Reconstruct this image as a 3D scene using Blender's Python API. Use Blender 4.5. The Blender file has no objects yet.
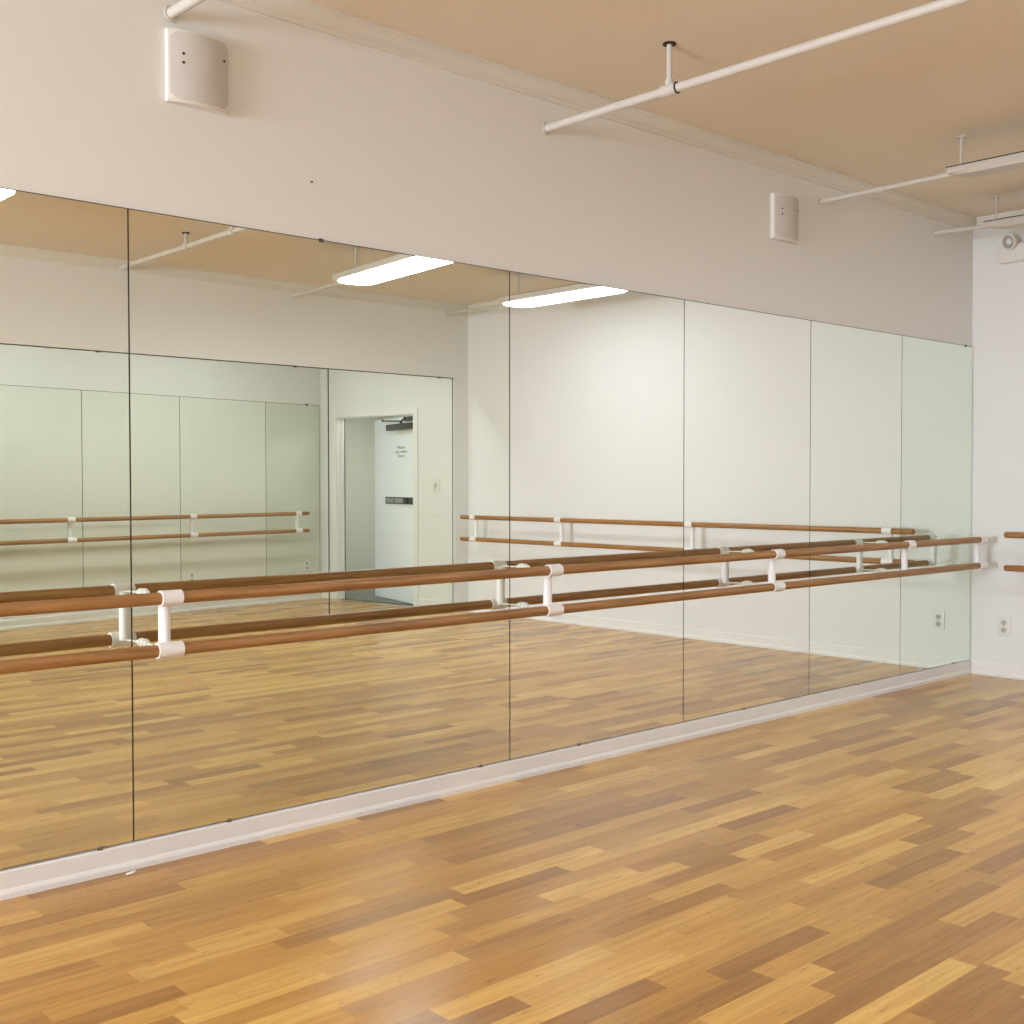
import bpy, bmesh, math, random
from mathutils import Vector, Matrix
random.seed(4)
sc = bpy.context.scene
COL = sc.collection
PI = math.pi
R = math.radians

# ------------------------------------------------------------------ colour / materials
def lin(r, g, b):
    f = lambda c: (c / 12.92) if c <= 0.04045 else ((c + 0.055) / 1.055) ** 2.4
    return (f(r / 255), f(g / 255), f(b / 255), 1.0)

def mat(name, rgb, rough=0.5, metal=0.0, spec=0.5, noise=0.0, nscale=6.0, bump=0.0, bscale=200.0, coat=0.0):
    m = bpy.data.materials.new(name); m.use_nodes = True
    nt = m.node_tree; p = nt.nodes['Principled BSDF']
    p.inputs['Base Color'].default_value = lin(*rgb)
    p.inputs['Roughness'].default_value = rough
    p.inputs['Metallic'].default_value = metal
    p.inputs['Specular IOR Level'].default_value = spec
    p.inputs['Coat Weight'].default_value = coat
    tc = nt.nodes.new('ShaderNodeTexCoord')
    if noise:
        n = nt.nodes.new('ShaderNodeTexNoise'); n.inputs['Scale'].default_value = nscale; n.inputs['Detail'].default_value = 5
        nt.links.new(tc.outputs['Object'], n.inputs['Vector'])
        mx = nt.nodes.new('ShaderNodeMix'); mx.data_type = 'RGBA'
        c = lin(*rgb)
        mx.inputs['A'].default_value = tuple(x * (1 - noise) for x in c[:3]) + (1,)
        mx.inputs['B'].default_value = tuple(min(1, x * (1 + noise)) for x in c[:3]) + (1,)
        nt.links.new(n.outputs['Fac'], mx.inputs['Factor']); nt.links.new(mx.outputs['Result'], p.inputs['Base Color'])
    if bump:
        n2 = nt.nodes.new('ShaderNodeTexNoise'); n2.inputs['Scale'].default_value = bscale; n2.inputs['Detail'].default_value = 3
        nt.links.new(tc.outputs['Object'], n2.inputs['Vector'])
        b = nt.nodes.new('ShaderNodeBump'); b.inputs['Strength'].default_value = bump; b.inputs['Distance'].default_value = 0.002
        nt.links.new(n2.outputs['Fac'], b.inputs['Height']); nt.links.new(b.outputs['Normal'], p.inputs['Normal'])
    return m

def emit(name, rgb, strength):
    m = bpy.data.materials.new(name); m.use_nodes = True
    p = m.node_tree.nodes['Principled BSDF']
    p.inputs['Base Color'].default_value = lin(245, 245, 240)
    p.inputs['Roughness'].default_value = 0.4
    p.inputs['Emission Color'].default_value = lin(*rgb)
    p.inputs['Emission Strength'].default_value = strength
    return m

def mirror_mat(name, rgb):
    m = bpy.data.materials.new(name); m.use_nodes = True
    p = m.node_tree.nodes['Principled BSDF']
    p.inputs['Base Color'].default_value = lin(*rgb)
    p.inputs['Metallic'].default_value = 1.0
    p.inputs['Roughness'].default_value = 0.0
    p.inputs['Specular Tint'].default_value = lin(*rgb)
    return m

def glass_mat(name, tint, gloss=0.03):
    m = bpy.data.materials.new(name); m.use_nodes = True
    nt = m.node_tree; nt.nodes.remove(nt.nodes['Principled BSDF'])
    out = nt.nodes['Material Output']
    t = nt.nodes.new('ShaderNodeBsdfTransparent'); t.inputs['Color'].default_value = (*tint, 1)
    g = nt.nodes.new('ShaderNodeBsdfGlossy'); g.inputs['Roughness'].default_value = 0.0
    mx = nt.nodes.new('ShaderNodeMixShader'); mx.inputs['Fac'].default_value = gloss
    nt.links.new(t.outputs[0], mx.inputs[1]); nt.links.new(g.outputs[0], mx.inputs[2])
    nt.links.new(mx.outputs[0], out.inputs['Surface'])
    return m

def wood_rail_mat():
    m = bpy.data.materials.new('barre_wood'); m.use_nodes = True
    nt = m.node_tree; p = nt.nodes['Principled BSDF']
    tc = nt.nodes.new('ShaderNodeTexCoord'); mp = nt.nodes.new('ShaderNodeMapping')
    mp.inputs['Scale'].default_value = (3, 60, 60)
    n = nt.nodes.new('ShaderNodeTexNoise'); n.inputs['Scale'].default_value = 1.0; n.inputs['Detail'].default_value = 6
    r = nt.nodes.new('ShaderNodeValToRGB')
    r.color_ramp.elements[0].position = 0.3; r.color_ramp.elements[0].color = lin(136, 92, 50)
    r.color_ramp.elements[1].position = 0.75; r.color_ramp.elements[1].color = lin(176, 131, 80)
    nt.links.new(tc.outputs['Object'], mp.inputs['Vector']); nt.links.new(mp.outputs['Vector'], n.inputs['Vector'])
    nt.links.new(n.outputs['Fac'], r.inputs['Fac']); nt.links.new(r.outputs['Color'], p.inputs['Base Color'])
    p.inputs['Roughness'].default_value = 0.38
    p.inputs['Specular IOR Level'].default_value = 0.45
    return m

def floor_mat():
    m = bpy.data.materials.new('strip_wood_floor'); m.use_nodes = True
    nt = m.node_tree; N = nt.nodes; Lk = nt.links; p = N['Principled BSDF']
    tc = N.new('ShaderNodeTexCoord'); sx = N.new('ShaderNodeSeparateXYZ'); Lk.new(tc.outputs['Object'], sx.inputs[0])
    def M(op, a, b=None):
        n = N.new('ShaderNodeMath'); n.operation = op
        for i, v in enumerate((a, b)):
            if v is None: continue
            if isinstance(v, (int, float)): n.inputs[i].default_value = v
            else: Lk.new(v, n.inputs[i])
        return n.outputs[0]
    def wn1(v):
        n = N.new('ShaderNodeTexWhiteNoise'); n.noise_dimensions = '1D'; Lk.new(v, n.inputs['W']); return n.outputs['Value']
    row = M('FLOOR', M('DIVIDE', sx.outputs['Y'], 0.095))
    r1 = wn1(row); r2 = wn1(M('ADD', row, 71.37))
    ln = M('ADD', M('MULTIPLY', r2, 0.36), 0.48)
    t = M('ADD', M('DIVIDE', sx.outputs['X'], ln), M('MULTIPLY', r1, 17.0))
    pk = M('FLOOR', t)
    cv = N.new('ShaderNodeCombineXYZ'); Lk.new(row, cv.inputs[0]); Lk.new(pk, cv.inputs[1])
    w2 = N.new('ShaderNodeTexWhiteNoise'); w2.noise_dimensions = '2D'; Lk.new(cv.outputs[0], w2.inputs['Vector'])
    ramp = N.new('ShaderNodeValToRGB'); cr = ramp.color_ramp
    cr.elements[0].position = 0.0; cr.elements[0].color = lin(160, 113, 56)
    cr.elements[1].position = 1.0; cr.elements[1].color = lin(222, 178, 98)
    for pos, c in ((0.25, (185, 136, 67)), (0.55, (198, 149, 75)), (0.8, (208, 161, 83))):
        e = cr.elements.new(pos); e.color = lin(*c)
    Lk.new(w2.outputs['Value'], ramp.inputs['Fac'])
    # grain: stretched noise shifted per strip
    mp = N.new('ShaderNodeMapping'); mp.inputs['Scale'].default_value = (2.2, 38, 1)
    Lk.new(tc.outputs['Object'], mp.inputs['Vector'])
    cmb = N.new('ShaderNodeCombineXYZ'); Lk.new(M('MULTIPLY', w2.outputs['Value'], 60.0), cmb.inputs[0]); Lk.new(M('MULTIPLY', r1, 30.0), cmb.inputs[1])
    va = N.new('ShaderNodeVectorMath'); va.operation = 'ADD'; Lk.new(mp.outputs[0], va.inputs[0]); Lk.new(cmb.outputs[0], va.inputs[1])
    g = N.new('ShaderNodeTexNoise'); g.inputs['Scale'].default_value = 1.0; g.inputs['Detail'].default_value = 6; g.inputs['Distortion'].default_value = 0.7
    Lk.new(va.outputs[0], g.inputs['Vector'])
    gr = N.new('ShaderNodeValToRGB')
    gr.color_ramp.elements[0].position = 0.30; gr.color_ramp.elements[0].color = (0.72, 0.68, 0.62, 1)
    gr.color_ramp.elements[1].position = 0.62; gr.color_ramp.elements[1].color = (1.04, 1.04, 1.04, 1)
    Lk.new(g.outputs['Fac'], gr.inputs['Fac'])
    mul = N.new('ShaderNodeMix'); mul.data_type = 'RGBA'; mul.blend_type = 'MULTIPLY'; mul.inputs['Factor'].default_value = 0.75
    Lk.new(ramp.outputs['Color'], mul.inputs['A']); Lk.new(gr.outputs['Color'], mul.inputs['B'])
    # knots: sparse small dark flecks
    mk = N.new('ShaderNodeMapping'); mk.inputs['Scale'].default_value = (10, 40, 1); Lk.new(tc.outputs['Object'], mk.inputs['Vector'])
    k = N.new('ShaderNodeTexNoise'); k.inputs['Scale'].default_value = 1.4; k.inputs['Detail'].default_value = 3; Lk.new(mk.outputs[0], k.inputs['Vector'])
    kr = N.new('ShaderNodeValToRGB'); kr.color_ramp.elements[0].position = 0.62; kr.color_ramp.elements[1].position = 0.74
    Lk.new(k.outputs['Fac'], kr.inputs['Fac'])
    mk2 = N.new('ShaderNodeMix'); mk2.data_type = 'RGBA'; Lk.new(M('MULTIPLY', kr.outputs['Color'], 0.55), mk2.inputs['Factor'])
    Lk.new(mul.outputs['Result'], mk2.inputs['A']); mk2.inputs['B'].default_value = lin(120, 74, 38)
    Lk.new(mk2.outputs['Result'], p.inputs['Base Color'])
    # wear changes the sheen in broad soft patches
    wv = N.new('ShaderNodeTexNoise'); wv.inputs['Scale'].default_value = 0.9; wv.inputs['Detail'].default_value = 2; Lk.new(tc.outputs['Object'], wv.inputs['Vector'])
    Lk.new(M('ADD', M('MULTIPLY', wv.outputs['Fac'], 0.12), 0.19), p.inputs['Roughness'])
    p.inputs['Specular IOR Level'].default_value = 0.48
    b = N.new('ShaderNodeBump'); b.inputs['Strength'].default_value = 0.08; b.inputs['Distance'].default_value = 0.001
    Lk.new(g.outputs['Fac'], b.inputs['Height']); Lk.new(b.outputs['Normal'], p.inputs['Normal'])
    return m

MT = dict(
    wall=mat('white_wall_paint', (224, 224, 223), 0.6, spec=0.3, noise=0.015, nscale=1.5, bump=0.15, bscale=140),
    ceil=mat('cream_ceiling_paint', (224, 214, 198), 0.7, spec=0.2, noise=0.02, nscale=1.2, bump=0.15, bscale=90),
    trim=mat('white_gloss_trim', (228, 226, 224), 0.35, noise=0.02, nscale=9),
    corn=mat('white_cornice_paint', (216, 213, 206), 0.55, spec=0.3, noise=0.02, nscale=4),
    floor=floor_mat(),
    wood=wood_rail_mat(),
    white=mat('white_plastic', (232, 230, 230), 0.32, noise=0.01),
    clear=mat('pale_clear_plastic', (222, 226, 218), 0.12, noise=0.03, nscale=30),
    pipe=mat('white_painted_pipe', (202, 198, 191), 0.4, noise=0.03, nscale=12),
    rust=mat('dark_rust', (52, 36, 28), 0.8, noise=0.2, nscale=60),
    house=mat('white_enamel_steel', (198, 192, 183), 0.4, noise=0.02),
    dark=mat('dark_edge', (58, 50, 36), 0.5, noise=0.1),
    unlit=mat('milky_acrylic_off', (192, 186, 176), 0.35, noise=0.02),
    lit=emit('milky_acrylic_lit', (230, 244, 255), 37.0),
    litmid=emit('milky_acrylic_lit_mid', (230, 244, 255), 10.0),
    litdim=emit('milky_acrylic_lit_dimmer', (230, 244, 255), 8.5),
    annexfill=emit('milky_acrylic_annex_fill', (234, 246, 255), 25.0),
    corrfill=emit('corridor_fill_glow', (254, 252, 249), 14.0),
    grille=mat('grey_speaker_grille', (198, 194, 189), 0.6, noise=0.04, nscale=40, bump=0.4, bscale=900),
    shell=mat('white_speaker_shell', (222, 219, 214), 0.5, noise=0.02),
    dk=mat('dark_screw', (60, 52, 46), 0.6, noise=0.1),
    outlet=mat('white_outlet_plate', (222, 220, 216), 0.35, noise=0.01),
    slot=mat('grey_outlet_face', (188, 184, 178), 0.4, noise=0.05),
    chrome=mat('chrome_clip', (160, 158, 150), 0.25, metal=1.0, noise=0.05),
    bronze=mat('dark_bronze_metal', (74, 76, 70), 0.4, metal=0.6, noise=0.08),
    black=mat('black_plastic', (28, 28, 28), 0.4, noise=0.1),
    steel=mat('satin_steel', (176, 180, 178), 0.35, metal=0.7, noise=0.03),
    door=mat('white_blue_door_paint', (240, 246, 251), 0.45, noise=0.015),
    greenglass=mat('pale_green_back_painted_glass', (219, 222, 214), 0.3, spec=0.25, noise=0.03, nscale=0.8),
    deepgreen=mat('deeper_green_back_painted_glass', (206, 212, 198), 0.3, spec=0.25, noise=0.03, nscale=0.8),
    corr=mat('corridor_grey_wall', (213, 214, 206), 0.6, noise=0.02),
    corrfloor=mat('corridor_grey_vinyl', (122, 122, 118), 0.4, noise=0.06, nscale=20),
    paper=mat('white_paper', (240, 240, 238), 0.7, noise=0.02),
    lens=mat('clear_lamp_lens', (220, 222, 218), 0.1, noise=0.1, nscale=80),
    reflector=mat('lamp_reflector', (176, 172, 164), 0.3, metal=0.4, noise=0.1),
    pane=glass_mat('green_tinted_glass', (0.968, 0.974, 0.952)),
)
MIRROR = [mirror_mat('silver_mirror_%s' % 'abcdef'[i], c) for i, c in enumerate(
    [(243, 245, 235), (243, 245, 235), (247, 248, 242), (247, 248, 242), (246, 250, 243), (241, 249, 240)])]

# ------------------------------------------------------------------ mesh helpers
def box(bm, a, b, bev=0.0, seg=2):
    t = bmesh.new(); bmesh.ops.create_cube(t, size=1)
    for v in t.verts:
        v.co = Vector([(a[i] + b[i]) / 2 + v.co[i] * (b[i] - a[i]) for i in range(3)])
    if bev: bmesh.ops.bevel(t, geom=t.edges[:], offset=bev, segments=seg, affect='EDGES', profile=0.6)
    merge(bm, t)

def merge(bm, t):
    bmesh.ops.recalc_face_normals(t, faces=t.faces[:])
    me = bpy.data.meshes.new('tmp'); t.to_mesh(me); t.free(); bm.from_mesh(me); bpy.data.meshes.remove(me)

def cyl(bm, p, q, r, n=20, r2=None, bev=0.0, cap=True):
    p, q = Vector(p), Vector(q); d = q - p
    t = bmesh.new()
    bmesh.ops.create_cone(t, cap_ends=cap, segments=n, radius1=r, radius2=r if r2 is None else r2, depth=d.length)
    if bev:
        es = [e for e in t.edges if abs(e.verts[0].co.z - e.verts[1].co.z) < 1e-6]
        bmesh.ops.bevel(t, geom=es, offset=bev, segments=3, affect='EDGES')
    rot = Vector((0, 0, 1)).rotation_difference(d.normalized()).to_matrix().to_4x4()
    bmesh.ops.transform(t, matrix=Matrix.Translation((p + q) / 2) @ rot, verts=t.verts)
    merge(bm, t)

def ring(bm, p, q, r_out, r_in, n=28):
    p, q = Vector(p), Vector(q); d = q - p
    rot = Vector((0, 0, 1)).rotation_difference(d.normalized()).to_matrix()
    t = bmesh.new(); L = []
    for z, r in ((0, r_in), (0, r_out), (d.length, r_out), (d.length, r_in)):
        L.append([t.verts.new(p + rot @ Vector((r * math.cos(2 * PI * k / n), r * math.sin(2 * PI * k / n), z))) for k in range(n)])
    for i in range(4):
        A, B = L[i], L[(i + 1) % 4]
        for k in range(n): t.faces.new((A[k], A[(k + 1) % n], B[(k + 1) % n], B[k]))
    merge(bm, t)

def prism(bm, pts, axis, a, b):
    """polygon pts (2D) extruded along axis from a to b; the 2D coords fill the other two axes in order"""
    t = bmesh.new()
    def mk(u, v, w):
        c = [u, v]; c.insert(axis, w); return t.verts.new(c)
    A = [mk(u, v, a) for u, v in pts]; B = [mk(u, v, b) for u, v in pts]
    t.faces.new(A); t.faces.new(B[::-1])
    n = len(pts)
    for i in range(n): t.faces.new((A[i], B[i], B[(i + 1) % n], A[(i + 1) % n]))
    merge(bm, t)

def polyslab(bm, pts, z0, z1): prism(bm, pts, 2, z0, z1)

def NB(): return bmesh.new()

def obj(name, bm, material, parent=None, loc=None, rz=0.0, smooth=True, angle=35):
    bmesh.ops.remove_doubles(bm, verts=bm.verts, dist=1e-6)
    me = bpy.data.meshes.new(name); bm.to_mesh(me); bm.free()
    me.materials.append(material)
    if smooth:
        for f in me.polygons: f.use_smooth = True
        me.set_sharp_from_angle(angle=R(angle))
    o = bpy.data.objects.new(name, me); COL.objects.link(o)
    if parent: o.parent = parent
    if loc is not None: o.location = loc
    o.rotation_euler = (0, 0, rz)
    return o

def tag(o, label, cat, group=None):
    o['label'] = label; o['category'] = cat
    if group: o['group'] = group
    return o

def thing(name, label, cat, loc=(0, 0, 0), rz=0.0, group=None):
    o = bpy.data.objects.new(name, None); COL.objects.link(o)
    o.location = loc; o.rotation_euler = (0, 0, rz); o.empty_display_size = 0.1
    return tag(o, label, cat, group)

def struct(name, bm, m, parent=None, loc=None, rz=0.0, smooth=False):
    o = obj(name, bm, m, parent, loc, rz, smooth)
    if parent is None: o['kind'] = 'structure'
    return o

def dup(root, loc, rz, label, cat=None, group=None):
    r = root.copy(); COL.objects.link(r); r.location = loc; r.rotation_euler = (0, 0, rz)
    r['label'] = label
    if group: r['group'] = group
    for ch in list(root.children):
        c = ch.copy(); COL.objects.link(c); c.parent = r
        for g in ch.children:
            d = g.copy(); COL.objects.link(d); d.parent = c
    return r

# ------------------------------------------------------------------ dimensions (metres)
L = 9.142           # end wall
D = 6.29            # depth of the studio
H = 3.66            # ceiling
XW = -6.5           # left end of the studio
CX, CY = 8.745, -8.87          # far corner of the space behind the glazed opening
TH = R(8.2)                    # that space is turned a little
F_E = ((L, 0, 0), -PI / 2)                 # end wall frame: local x runs away from the mirror corner
F_B = ((CX, CY, 0), PI - TH)               # back wall of the second space
F_D = ((CX, CY, 0), -PI / 2 - TH)          # door wall (local x = -distance from the corner)

# ------------------------------------------------------------------ structure
b = NB(); polyslab(b, [(XW - .1, .1), (L + .1, .1), (L + .1, -D), (9.1169, -D), (CX, CY), (CX - 7 * math.cos(TH), CY + 7 * math.sin(TH)), (XW - .1, -7.5)], -.1, 0)
struct('floor', b, MT['floor'])
b = NB(); polyslab(b, [(XW - .1, .1), (L + .1, .1), (L + .1, -D), (9.13, -D - .1), (CX + .1, CY - .1), (XW - .1, CY - .1)], H, H + .1)
struct('ceiling', b, MT['ceil'])
b = NB(); box(b, (XW - .1, 0, 0), (L + .1, .1, H)); struct('wall_north', b, MT['wall'])
b = NB(); box(b, (L, -D, 0), (L + .1, 0, H)); struct('wall_east', b, MT['wall'])
# south wall with the wide glazed opening
OX0, OX1, OZ0, OZ1 = 3.1, 8.925, 0.0, 2.79
b = NB()
box(b, (XW - .1, -D - .1, 0), (OX0, -D, H)); box(b, (OX1, -D - .1, 0), (L + .1, -D, H))
box(b, (OX0, -D - .1, OZ1), (OX1, -D, H))
struct('wall_south', b, MT['wall'])
# west wall with a daylight window (behind the camera)
b = NB()
box(b, (XW - .1, -D, 0), (XW, -3.2, H)); box(b, (XW - .1, -.5, 0), (XW, 0, H))
box(b, (XW - .1, -3.2, 0), (XW, -.5, .9)); box(b, (XW - .1, -3.2, 2.7), (XW, -.5, H))
struct('wall_west', b, MT['wall'])
# baseboards: board with a little shoe at the foot
def baseboard(name, x0, x1, loc=(0, 0, 0), rz=0.0, h=.104):
    b = NB()
    prism(b, [(0, 0), (-.026, 0), (-.026, .020), (-.021, .032), (-.017, .036), (-.016, h - .006), (-.012, h), (0, h)], 0, x0, x1)
    struct(name, b, MT['trim'], loc=loc, rz=rz)
baseboard('baseboard_north', XW, L)
baseboard('baseboard_east', .028, D, *F_E)
baseboard('baseboard_south', -L + .03, -OX1 + .0, (0, -D, 0), PI, .10)
# cornices
def cornice(name, x0, x1, loc=(0, 0, 0), rz=0.0):
    b = NB(); z = H
    prism(b, [(0, z), (-.045, z), (-.045, z - .014), (-.038, z - .018), (-.036, z - .030), (-.026, z - .048), (-.022, z - .070),
              (-.015, z - .074), (-.012, z - .094), (0, z - .096)], 0, x0, x1)
    struct(name, b, MT['corn'], loc=loc, rz=rz)
cornice('trim_1', XW, L)
cornice('trim_2', -L + .046, -XW, (0, -D, 0), PI)
cornice('trim_3', .046, D - .046, *F_E)

# the second space behind the glass
def local_box_obj(name, boxes, m, frame):
    b = NB()
    for a, c in boxes: box(b, a, c)
    return struct(name, b, m, loc=frame[0], rz=frame[1])
local_box_obj('wall_far_south', [((-.12, 0, 0), (7.0, .1, H))], MT['wall'], F_B)
DL, DR, DH = .325, 1.735, 2.405       # door opening along the door wall, from the corner
local_box_obj('wall_far_east', [((-DL, 0, 0), (0.0, .12, H)), ((-2.60, 0, 0), (-DR, .12, H)), ((-DR, 0, DH), (-DL, .12, H))], MT['wall'], F_D)
b = NB(); box(b, (2.3, -7.95, 0), (2.4, -D - .1, H)); struct('wall_far_west', b, MT['wall'])
baseboard('baseboard_far_south', 0, 6.6, *F_B)
b = NB()
for a0, a1 in ((-DL + .07, -.03), (-2.58, -DR - .07)):
    prism(b, [(0, 0), (-.016, 0), (-.016, .096), (-.012, .1), (0, .1)], 0, a0, a1)
struct('baseboard_far_east', b, MT['trim'], loc=F_D[0], rz=F_D[1])
# corridor beyond the door
local_box_obj('wall_corridor_east', [((-2.58, 1.55, 0), (.6, 1.65, 2.7))], MT['corr'], F_D)
local_box_obj('wall_corridor_north', [((-2.68, .12, 0), (-2.58, 1.55, 2.7))], MT['corr'], F_D)
local_box_obj('wall_corridor_south', [((.5, .12, 0), (.6, 1.55, 2.7))], MT['corr'], F_D)
local_box_obj('ceiling_corridor', [((-2.68, .12, 2.7), (.6, 1.65, 2.8))], MT['corr'], F_D)
local_box_obj('floor_corridor', [((-2.58, 0.0, -.1), (.6, 1.65, 0.0))], MT['corrfloor'], F_D)
cp = thing('corridor_fill_light', 'unseen ceiling panel light added to brighten the corridor beyond the open door', 'light', F_D[0], F_D[1])  # unseen lamp, added to light the corridor behind the doorway
b = NB(); box(b, (-1.9, .5, 2.66), (-.7, 1.1, 2.6995), .004); obj('housing', b, MT['house'], cp)
b = NB(); box(b, (-1.86, .54, 2.65), (-.74, 1.06, 2.66)); obj('diffuser', b, MT['corrfill'], cp)

# glazed opening: two visible sheets with thin dark edges and clips
SEAM = 7.17
def window(name, x0, x1, clips):
    e = bpy.data.objects.new(name, None); COL.objects.link(e); e['kind'] = 'structure'; e.location = (0, -D - .02, 0)
    b = NB(); box(b, (x0 + .004, -.010, OZ0 + .003), (x1 - .004, -.002, OZ1 - .004)); obj('glass_pane', b, MT['pane'], e, smooth=False)
    b = NB()
    for a, c in (((x0, -.012, OZ0), (x0 + .004, 0, OZ1)), ((x1 - .004, -.012, OZ0), (x1, 0, OZ1)), ((x0, -.012, OZ1 - .008), (x1, 0, OZ1)), ((x0, -.012, OZ0), (x1, 0, OZ0 + .004))):
        box(b, a, c)
    obj('edge_strip', b, MT['dark'], e, smooth=False)
    for x in clips:
        b = NB(); box(b, (x - .018, -.014, OZ1 - .016), (x + .018, .012, OZ1 + .01), .003); obj('glass_clip', b, MT['bronze'], e)
window('window_1', SEAM, OX1, [8.712])
window('window_2', OX0, SEAM, [6.75, 4.6])

# west window frame with mullions
b = NB()
for a, c in (((XW - .1, -3.2, .9), (XW + .02, -3.14, 2.7)), ((XW - .1, -.56, .9), (XW + .02, -.5, 2.7)), ((XW - .1, -3.2, .9), (XW + .06, -.5, .95)),
             ((XW - .1, -3.2, 2.64), (XW + .02, -.5, 2.7)), ((XW - .08, -2.32, .95), (XW - .02, -2.28, 2.64)), ((XW - .08, -1.42, .95), (XW - .02, -1.38, 2.64))):
    box(b, a, c)
struct('window_3', b, MT['trim'])

# ------------------------------------------------------------------ mirrors on the long wall
MZ0, MZ1 = .108, 2.634
edges = [0.02, 2.039, 4.086, 5.495, 6.829, 8.026, 9.136]
mlabels = ['leftmost tall mirror panel, cut off by the left edge of the photo',
           'widest fully shown tall mirror panel, left of the centre seam and reflecting the open door',
           'tall mirror panel just right of the centre seam, crossed by the second white barre bracket',
           'tall mirror panel third from the room corner, crossed by the third white barre bracket',
           'narrow tall mirror panel second from the room corner',
           'narrowest greenish mirror panel right in the room corner, reflecting the wall outlet']
mclips = [[(1.9, 0)], [(2.465, 0), (3.885, 0), (2.944, 1)], [(4.6, 0)], [(6.1, 0)], [(7.45, 0)], [(8.852, 0), (9.015, 1)]]
for i in range(6):
    x0, x1 = edges[i] + .0032, edges[i + 1] - .0032
    t = thing('mirror_panel', mlabels[i], 'mirror', ((x0 + x1) / 2, 0, MZ0), group='mirror panels along the long wall')
    w = (x1 - x0) / 2; hh = MZ1 - MZ0
    b = NB(); box(b, (-w - .0032, -.004, 0), (w + .0032, -.0005, hh + .005)); obj('backing_board', b, MT['dark'], t, smooth=False)
    b = NB(); box(b, (-w, -.010, .004), (w, -.004, hh)); obj('mirror_glass', b, MIRROR[i], t, smooth=False)
    for x, top in mclips[i]:
        z = hh if top else .004
        b = NB(); s = 1 if top else -1
        box(b, (x - t.location.x - .011, -.015, min(z - .007 * s, z + .009 * s)), (x - t.location.x + .011, -.002, max(z - .007 * s, z + .009 * s)), .003)
        obj('mirror_clip', b, MT['chrome'] if not top else MT['bronze'], t)

# green glass panels on the back wall of the second space
gx = [.035, .937, 2.225, 3.499, 4.75, 6.1]
glabels = ['pale green glass wall panel beside the doorway corner, rightmost behind the glazing', 'pale green glass wall panel second from the doorway corner, reflected left of the open door',
           'pale green glass wall panel third from the doorway corner, behind a white barre bracket', 'pale green glass wall panel fourth from the doorway corner, at the photo\'s left edge',
           'pale green glass wall panel farthest from the doorway, mostly outside the photo']
for i in range(5):
    x0, x1 = gx[i] + .005, gx[i + 1] - .005
    t = thing('glass_wall_panel', glabels[i], 'wall panel', F_B[0], F_B[1], 'green glass panels on the far wall')
    b = NB(); box(b, (x0 - (.014 if i == 0 else .005), -.006, .30), (x1 + .005, -.0005, 2.580)); obj('backing_board', b, MT['dark'], t, smooth=False)
    b = NB(); box(b, (x0, -.014, .304), (x1, -.006, 2.574)); obj('glass_sheet', b, MT['deepgreen'] if i == 0 else MT['greenglass'], t, smooth=False)
    if i == 0:
        b = NB(); xc = x0 + .21
        box(b, (xc - .016, -.02, 2.566), (xc + .016, -.004, 2.590), .003); obj('panel_clip', b, MT['bronze'], t)

# ------------------------------------------------------------------ barres
def barre(label, x0, x1, zu, zl, brackets, frame, off=.157, half=()):
    t = thing('ballet_barre', label, 'barre', frame[0], frame[1], 'double wooden barres on the walls')
    r = .0245
    for z in (zu, zl):
        b = NB(); cyl(b, (x0, -off, z), (x1, -off, z), r, 28, bev=.008); obj('wooden_rail', b, MT['wood'], t)
    for x in brackets:
        up = NB()
        yb = -off + .036
        cyl(up, (x - .012, yb, zl - .002), (x - .012, yb, zu), .0235, 20)
        br = obj('bracket', up, MT['white'], t)
        for z, dx, hw in ((zu, -.004, .043), (zl, -.010, .051)):
            b = NB()
            if x in half and z == zl:
                box(b, (x - .04, -off + .012, z - .020), (x + .03, -off + .05, z + .024), .008)
            else:
                ring(b, (x + dx - hw, -off, z), (x + dx + hw, -off, z), .0315, .0243)
            obj('collar', b, MT['white'], br)
            b = NB()
            cyl(b, (x - .015, -.001, z + .006), (x - .015, -.022, z + .006), .019, 16, bev=.003)
            cyl(b, (x - .015, -.022, z + .006), (x - .015, -.040, z + .006), .013, 12, bev=.002)
            obj('wall_mount', b, MT['clear'], br)
            b = NB(); cyl(b, (x - .015, -.038, z + .006), (x - .012, -off + .03, z), .0045, 12); obj('arm', b, MT['clear'], br)
    return t
barre('double wooden barre running along the mirror wall, nearest the camera', .2, 8.945, 1.101, .899, [2.103, 4.196, 6.15, 7.77, 8.875], ((0, -.0095, 0), 0), off=.2155, half=(7.77,))
barre('double wooden barre on the white end wall, its end showing by the outlet', .385, 6.155, 1.141, .885, [.63, 2.73, 4.525, 5.935], F_E, off=.225)
barre('double wooden barre on the green glass panels seen far behind the glazing', .40, 6.0, 1.147, .926, [.588, 2.198, 3.765, 5.3], ((CX + .0135 * -math.sin(TH), CY + .0135 * math.cos(TH), 0), F_B[1]), off=.208)

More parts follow.
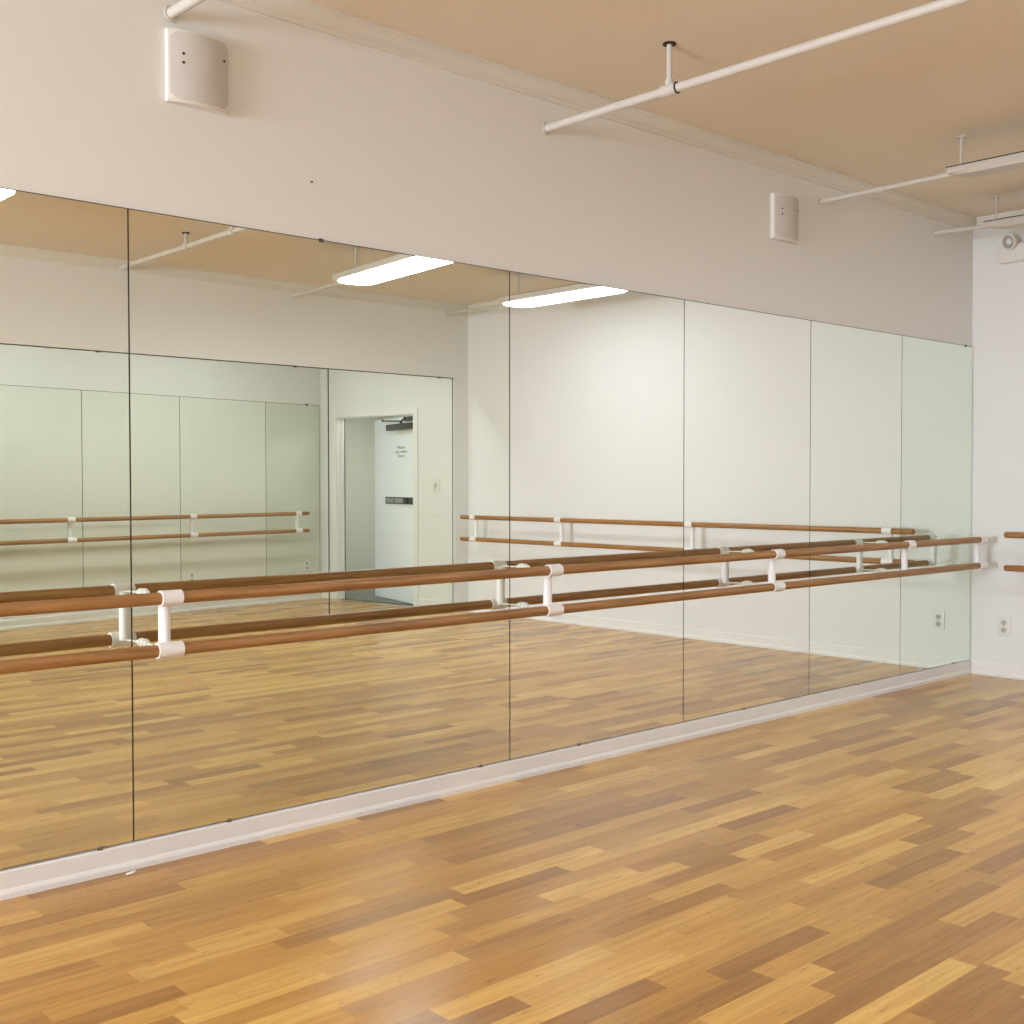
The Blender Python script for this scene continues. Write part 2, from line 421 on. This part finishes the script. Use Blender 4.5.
# ------------------------------------------------------------------ wall speakers
def speaker(label, x, z):
    w, h = .138, .146
    t = thing('wall_speaker', label, 'speaker', (x, 0, z), group='white speakers high on the mirror wall')
    n = 12
    arc = lambda ww, e, d: [(-ww + 2 * ww * k / n, -(e + d * (1 - (2 * k / n - 1) ** 2))) for k in range(n + 1)]
    b = NB(); prism(b, [(w, -.001), (-w, -.001)] + arc(w, .030, .030), 2, -h, h)
    bmesh.ops.bevel(b, geom=[e for e in b.edges if abs(e.verts[0].co.z - e.verts[1].co.z) < 1e-5 and (e.verts[0].co.y < -.02 and e.verts[1].co.y < -.02)], offset=.006, segments=2, affect='EDGES')
    obj('shell', b, MT['shell'], t)
    b = NB()
    outer = arc(w * .945, .034, .032)
    # grille with rounded corners, following the bow of the front
    grid = []
    for k in range(n + 1):
        u = -1 + 2 * k / n
        hz = h * .93 - (max(0, abs(u) - .80) / .20) ** 2 * h * .16
        grid.append([b.verts.new((outer[k][0], outer[k][1], hz * (-1 + 2 * j / 6))) for j in range(7)])
    for k in range(n):
        for j in range(6): b.faces.new((grid[k][j], grid[k][j + 1], grid[k + 1][j + 1], grid[k + 1][j]))
    ret = bmesh.ops.extrude_face_region(b, geom=b.faces[:])
    for v in [g for g in ret['geom'] if isinstance(g, bmesh.types.BMVert)]: v.co.y += .010
    bmesh.ops.recalc_face_normals(b, faces=b.faces[:])
    obj('grille', b, MT['grille'], t)
    for sx, sz in ((-.082, .048), (-.082, .012), (.104, .062)):
        k = min(range(n + 1), key=lambda q: abs(outer[q][0] - sx))
        b = NB(); cyl(b, (sx, outer[k][1] + .004, sz), (sx, outer[k][1] - .005, sz), .0055, 10); obj('screw', b, MT['dk'], t)
    return t
speaker('square white wall speaker with bowed grey grille, larger and upper left above the mirrors', 2.343, 3.240)
speaker('square white wall speaker above the far mirrors, nearer the room corner and looking smaller', 6.512, 3.266)

# small dark nail in the wall above the mirrors
b = NB(); cyl(b, (0, 0, 0), (0, -.010, 0), .003, 8); cyl(b, (0, -.008, 0), (0, -.011, 0), .0042, 10)
tag(obj('nail', b, MT['dk'], loc=(2.898, 0, 2.889)), 'tiny dark nail head in the bare wall between the left speaker and the mirrors', 'nail')

# ------------------------------------------------------------------ pipes
def pipe(label, p, q, r, hangers=(), tee=True):
    p, q = Vector(p), Vector(q)
    t = thing('ceiling_pipe', label, 'pipe', p, group='white pipes hanging below the ceiling')
    d = (q - p); n = d.normalized()
    b = NB(); cyl(b, (0, 0, 0), d, r, 20); obj('tube', b, MT['pipe'], t)
    b = NB(); cyl(b, n * .001, n * .012, r * 1.5, 20, bev=.002); obj('wall_flange', b, MT['pipe'], t)
    for s in hangers:
        c = n * s; zt = H - p.z
        b = NB(); cyl(b, c - n * .045, c + n * .045, r * 1.38, 20, bev=.003); cyl(b, c, c + Vector((0, 0, r * 2.2)), r * .95, 16)
        f = obj('tee_fitting', b, MT['pipe'], t)
        for k in (-.030, .046):
            b = NB(); ring(b, c + n * (k - .0025), c + n * (k + .0025), r * 1.30, r * 1.0, 20); obj('rusty_joint', b, MT['rust'], f)
        b = NB(); cyl(b, c + Vector((0, 0, r * 1.8)), (c.x, c.y, zt - .004), r * .62, 14); h = obj('hanger_rod', b, MT['pipe'], t)
        b = NB(); cyl(b, (c.x, c.y, zt - .007), (c.x, c.y, zt), r * 1.5, 16); obj('ceiling_plate', b, MT['rust'], h)
    return t
pipe('long white pipe with rusty tee crossing the ceiling, nearest the centre', (4.351, -.001, 3.416), (4.816, -D + .001, 3.586), .0215, (.80, 3.85, 4.75))
pipe('white pipe end at the top left, just above the larger speaker', (2.23, -.001, 3.453), (2.62, -D + .001, 3.60), .0215, (2.9,))
def conduit(label, p, q):
    p, q = Vector(p), Vector(q); d = q - p; n = d.normalized()
    t = thing('conduit', label, 'conduit', p, group='white conduits feeding the strip lights')
    b = NB(); cyl(b, (0, 0, 0), d, .0155, 16); obj('tube', b, MT['pipe'], t)
    b = NB(); cyl(b, n * .001, n * .010, .020, 16, bev=.002); obj('wall_flange', b, MT['pipe'], t)
    b = NB(); cyl(b, n * (d.length * .45), n * (d.length * .45 + .05), .019, 16, bev=.002); obj('coupling', b, MT['pipe'], t)
conduit('white conduit from the mirror wall to the unlit strip light right of the small speaker', (6.945, -.001, 3.447), (6.915, -.965, 3.446))
conduit('short white conduit in the ceiling corner, feeding the unlit corner strip light', (8.508, -.001, 3.460), (8.515, -.42, 3.446))
conduit('white conduit from the opposite wall to the lit strip light, seen in the wide mirror', (6.704, -D + .001, 3.522), (6.113, -4.376, 3.375))
conduit('white conduit from the opposite wall corner to the lit strip light beside the end wall', (8.82, -D + .001, 3.535), (8.097, -4.398, 3.375))

# ------------------------------------------------------------------ strip lights
def strip_light(label, x, y, zb, rz, lit, ln=1.56, lensw=.19, m=None):
    """origin at the middle of the lens underside; long axis = local y"""
    t = thing('strip_light', label, 'light', (x, y, zb), rz, 'strip lights under the ceiling')
    h = ln / 2; w = lensw
    zt = .082 if lit else .060
    b = NB(); box(b, (-w * 1.005 if lit else -w * .92, -h, .022 if lit else .024), (w * 1.005 if lit else w * .92, h, zt), .004); hs = obj('housing', b, MT['house'], t)
    b = NB(); box(b, (-w * .94, -h - .004, zt), (w * .94, h + .004, zt + .0055)); obj('top_seam', b, MT['dark'], hs, smooth=False)
    # wrap-round lens: trapezoid with tapered ends
    b = NB()
    ls = .034 if not lit else .016
    e = .010 if lit else .030
    secs = [(-h, .55, e), (-h + .05, .84, e * .4), (-h + .14, 1.0, 0.0), (h - .14, 1.0, 0.0), (h - .05, .84, e * .4), (h, .55, e)]
    rings = []
    for yy, f, zz in secs:
        rings.append([b.verts.new(c) for c in ((-w * f, yy, .044), (-w * f, yy, zz + ls), (-w * f * .86, yy, zz + .003), (0, yy, zz), (w * f * .86, yy, zz + .003), (w * f, yy, zz + ls), (w * f, yy, .044))])
    for i in range(len(rings) - 1):
        for k in range(6): b.faces.new((rings[i][k], rings[i][k + 1], rings[i + 1][k + 1], rings[i + 1][k]))
        b.faces.new((rings[i][6], rings[i][0], rings[i + 1][0], rings[i + 1][6]))
    b.faces.new(rings[0][::-1]); b.faces.new(rings[-1])
    bmesh.ops.recalc_face_normals(b, faces=b.faces[:])
    obj('diffuser', b, (m or MT['lit']) if lit else MT['unlit'], t)
    for yy in ((-h + .12, h - .12) if lit else (-h + .12, h - .06)):
        b = NB(); cyl(b, (0, yy, zt + .002), (0, yy, H - zb - .003), .008, 12); s = obj('stem', b, MT['pipe'], t)
        b = NB(); cyl(b, (0, yy, H - zb - .012), (0, yy, H - zb), .028, 16, bev=.002); obj('ceiling_canopy', b, MT['house'], s)
    return t
strip_light('unlit white strip light at the right edge, hanging from the ceiling above the far mirrors', 6.90, -.96 - .78, 3.408, 0, False, 1.56, .072)
strip_light('unlit white strip light in the ceiling corner above the emergency light', 8.52, -.42 - .78, 3.408, 0, False, 1.56, .072)
strip_light('glowing strip light mirrored in the wide panel, left of the centre seam', 6.03, -3.585, 3.330, R(6), True, 1.58, .176)
strip_light('glowing strip light mirrored across the centre seam, nearer the end wall', 8.11, -3.64, 3.330, R(-1), True, 1.50, .18, m=MT['litdim'])
strip_light('glowing strip light mirrored at the upper left corner of the leftmost mirror', 2.50, -3.64, 3.330, 0, True, 1.50, .18, m=MT['litmid'])
ap = Vector((CX, CY, 0)) + 1.6 * Vector((math.sin(TH), math.cos(TH), 0))  # unseen lamps added to light the second space, distance set by barre shadows
for s, lab in ((2.2, 'added strip light in the second space, unseen above the glazing near the doorway'), (4.9, 'added strip light in the second space, unseen above the glazing far from the doorway')):
    q = ap + s * Vector((-math.cos(TH), math.sin(TH), 0))
    strip_light(lab, q.x, q.y, 3.45, PI / 2 - TH, True, 1.5, .16, MT['annexfill'])

# ------------------------------------------------------------------ emergency light on the end wall
t = thing('emergency_light', 'white twin-head emergency light high on the end wall by the corner', 'emergency light', F_E[0], F_E[1])
b = NB(); box(b, (.245, -.085, 3.262), (.63, -.001, 3.40), .014, 3); obj('battery_box', b, MT['shell'], t)
for x in (.355, .545):
    c = Vector((x, -.105, 3.415)); n = Vector((-.25, -1, -.25)).normalized()
    b = NB(); cyl(b, (x, -.05, 3.39), c - n * -.0, .014, 12); cyl(b, c - n * .035, c + n * .02, .042, 24, r2=.060); ring(b, c + n * .018, c + n * .034, .063, .052, 28)
    hd = obj('lamp_head', b, MT['shell'], t)
    b = NB(); cyl(b, c + n * .019, c + n * .024, .053, 24); obj('reflector', b, MT['reflector'], hd)
    b = NB(); cyl(b, c + n * .024, c + n * .034, .026, 16, r2=.012); obj('bulb', b, MT['lens'], hd)

# ------------------------------------------------------------------ outlets and switch
def outlet(label, frame, x, z, y0=0.0, w=.052, h=.076):
    t = thing('wall_outlet', label, 'outlet', frame[0], frame[1], 'white wall outlets')
    b = NB(); box(b, (x - w, y0 - .009, z - h), (x + w, y0 - .0005, z + h), .003); obj('cover_plate', b, MT['outlet'], t)
    for s in (-1, 1):
        b = NB(); cyl(b, (x, y0 - .008, z + s * .030), (x, y0 - .013, z + s * .030), .023, 20)
        f = obj('socket_face', b, MT['slot'], t)
        b = NB()
        for dx in (-.008, .008): box(b, (x + dx - .002, y0 - .0145, z + s * .030 - .004), (x + dx + .002, y0 - .0125, z + s * .030 + .010))
        cyl(b, (x, y0 - .0145, z + s * .030 - .012), (x, y0 - .0125, z + s * .030 - .012), .003, 10)
        obj('slot', b, MT['dk'], f)
    b = NB(); cyl(b, (x, y0 - .008, z), (x, y0 - .0115, z), .004, 10); obj('screw', b, MT['chrome'], t)
outlet('white double wall outlet low on the end wall, below the barre end', F_E, .285, .405)
outlet('white double outlet on the far green panel below the barre end, beside the doorway corner', F_B, .272, .448, -.014)
outlet('white double outlet on the far green panels below the second barre bracket', F_B, 2.076, .404, -.014)
t = thing('light_switch', 'white light switch on the wall beside the open door, seen behind the glazing', 'switch', F_D[0], F_D[1])
x = -2.11
b = NB(); box(b, (x - .062, -.010, 1.42), (x + .062, -.0005, 1.592), .003); obj('cover_plate', b, MT['outlet'], t)
b = NB(); box(b, (x - .020, -.016, 1.475), (x + .020, -.009, 1.54), .002); obj('rocker', b, MT['slot'], t)

# ------------------------------------------------------------------ door
d = bpy.data.objects.new('door_1', None); COL.objects.link(d); d['kind'] = 'structure'
d.location = F_D[0]; d.rotation_euler = (0, 0, F_D[1])
b = NB(); cw = .075
for a, c in (((-DL, -.022, 0), (-DL + cw, 0, DH + cw)), ((-DR - cw, -.022, 0), (-DR, 0, DH + cw)), ((-DR, -.022, DH), (-DL, 0, DH + cw)),
             ((-DL - .012, 0, 0), (-DL, .125, DH)), ((-DR, 0, 0), (-DR + .012, .125, DH)), ((-DR, 0, DH - .012), (-DL, .125, DH)), ((-DL - .028, .06, 0), (-DL - .012, .10, DH - .012))):
    box(b, a, c)
obj('door_frame', b, MT['trim'], d, smooth=False)
b = NB(); box(b, (-DL - .020, .10, 0), (-DL - .012, .124, DH - .012)); obj('door_seal', b, MT['black'], d, smooth=False)
b = NB(); box(b, (-DR, .055, 0), (-DL, .075, .006)); obj('threshold', b, MT['black'], d, smooth=False)
# leaf: hinged at the right jamb, opened outward
Lw = 1.385; ang = R(DOOR_ANGLE) if 'DOOR_ANGLE' in globals() else R(21.5)
hx, hy = -DR + .014, .07
ca, sa = math.cos(ang), math.sin(ang)
Mx = Matrix(((ca, -sa, 0, hx), (sa, ca, 0, hy), (0, 0, 1, 0), (0, 0, 0, 1)))
def leafobj(name, bm, m, parent=d, smooth=True):
    bmesh.ops.transform(bm, matrix=Mx, verts=bm.verts)
    return obj(name, bm, m, parent, smooth=smooth)
b = NB(); box(b, (0, 0, .012), (Lw, .045, DH - .02), .002); leaf = leafobj('door_leaf', b, MT['door'])
# panic bar
b = NB(); box(b, (.06, -.022, 1.270), (.98, 0, 1.360), .006); pb = leafobj('panic_bar', b, MT['bronze'])
b = NB(); box(b, (.36, -.045, 1.287), (.60, -.02, 1.343), .004); box(b, (.66, -.045, 1.287), (.93, -.02, 1.343), .004); leafobj('push_pad', b, MT['steel'], pb)
b = NB(); box(b, (.22, -.05, 1.276), (.33, -.018, 1.354), .004); leafobj('latch_case', b, MT['black'], pb)
# closer
b = NB(); box(b, (.05, -.06, 2.225), (.86, 0, 2.305), .010); cl = leafobj('door_closer', b, MT['bronze'])
b = NB(); cyl(b, (.42, -.035, 2.30), (.42, -.035, 2.335), .018, 12); cyl(b, (.42, -.035, 2.33), (.24, -.06, 2.372), .013, 10); cyl(b, (.42, -.035, 2.335), (.98, -.05, 2.362), .010, 10); cyl(b, (.98, -.05, 2.35), (.98, -.05, 2.378), .016, 10)
leafobj('closer_arm', b, MT['black'], cl)
b = NB(); box(b, (.05, -.05, 2.325), (.30, -.006, 2.382), .008); leafobj('closer_bracket', b, MT['bronze'], cl)
b = NB(); box(b, (.02, -.004, 2.165), (.62, 0.002, 2.23), .004); leafobj('closer_plate', b, MT['outlet'], cl)
# printed notice on the leaf
fc = bpy.data.curves.new('door_notice', 'FONT'); fc.body = 'Please\nuse other\nDoor'; fc.size = .052; fc.align_x = 'CENTER'; fc.extrude = .0006; fc.space_line = 1.05
fc.materials.append(MT['black'])
fo = bpy.data.objects.new('door_notice', fc); COL.objects.link(fo); fo.parent = d
fo.matrix_local = Mx @ Matrix.Translation((.49, -.0015, 1.985)) @ Matrix.Rotation(PI / 2, 4, 'X') @ Matrix.Diagonal((-1.9, 1, 1, 1))

# little scrap of paper on the floor by the baseboard
b = NB(); box(b, (-.022, -.008, .0003), (.02, .006, .004), .001); box(b, (-.004, -.011, .0003), (.012, -.002, .007), .001)
tag(obj('paper_scrap', b, MT['paper'], loc=(2.006, -.056, 0), rz=.3), 'tiny white paper scrap on the floor at the foot of the mirror wall', 'paper scrap')

# ------------------------------------------------------------------ daylight through the west window
def area(name, loc, rot, sx, sy, power, col):
    l = bpy.data.lights.new(name, 'AREA'); l.shape = 'RECTANGLE'; l.size = sx; l.size_y = sy; l.energy = power; l.color = col
    o = bpy.data.objects.new(name, l); COL.objects.link(o); o.location = loc; o.rotation_euler = rot; return o
area('window_daylight', (XW - .35, -1.85, 1.85), (0, -PI / 2, 0), 1.8, 2.7, 950, (.79, .885, 1.0))

w = bpy.data.worlds.new('World'); sc.world = w; w.use_nodes = True
bg = w.node_tree.nodes['Background']; bg.inputs['Color'].default_value = (.62, .75, 1, 1); bg.inputs['Strength'].default_value = 1.0

# ------------------------------------------------------------------ camera
f, yaw, pitch, roll = 1173.1194, R(42.499), R(1.4499), R(-.0576)
cy, sy = math.cos(yaw), math.sin(yaw)
F = Vector((sy * math.cos(pitch), cy * math.cos(pitch), -math.sin(pitch)))
Rt = Vector((cy, -sy, 0)); U = Rt.cross(F)
R2 = Rt * math.cos(roll) + U * math.sin(roll); U2 = -Rt * math.sin(roll) + U * math.cos(roll)
cam = bpy.data.cameras.new('camera'); co = bpy.data.objects.new('camera', cam); COL.objects.link(co)
cam.sensor_fit = 'HORIZONTAL'; cam.sensor_width = 36; cam.lens = f / 1024 * 36; cam.clip_start = .02
co.matrix_world = Matrix(((R2.x, U2.x, -F.x, 0), (R2.y, U2.y, -F.y, -4.487), (R2.z, U2.z, -F.z, 1.55), (0, 0, 0, 1)))
sc.camera = co

sc.view_settings.view_transform = 'Standard'; sc.view_settings.look = 'None'
sc.view_settings.exposure = 0.08; sc.view_settings.gamma = 1.0; sc.view_settings.use_curve_mapping = False
cc = sc.cycles
cc.use_denoising = True; cc.max_bounces = 14; cc.diffuse_bounces = 6; cc.glossy_bounces = 6; cc.transparent_max_bounces = 16
cc.sample_clamp_indirect = 6.0
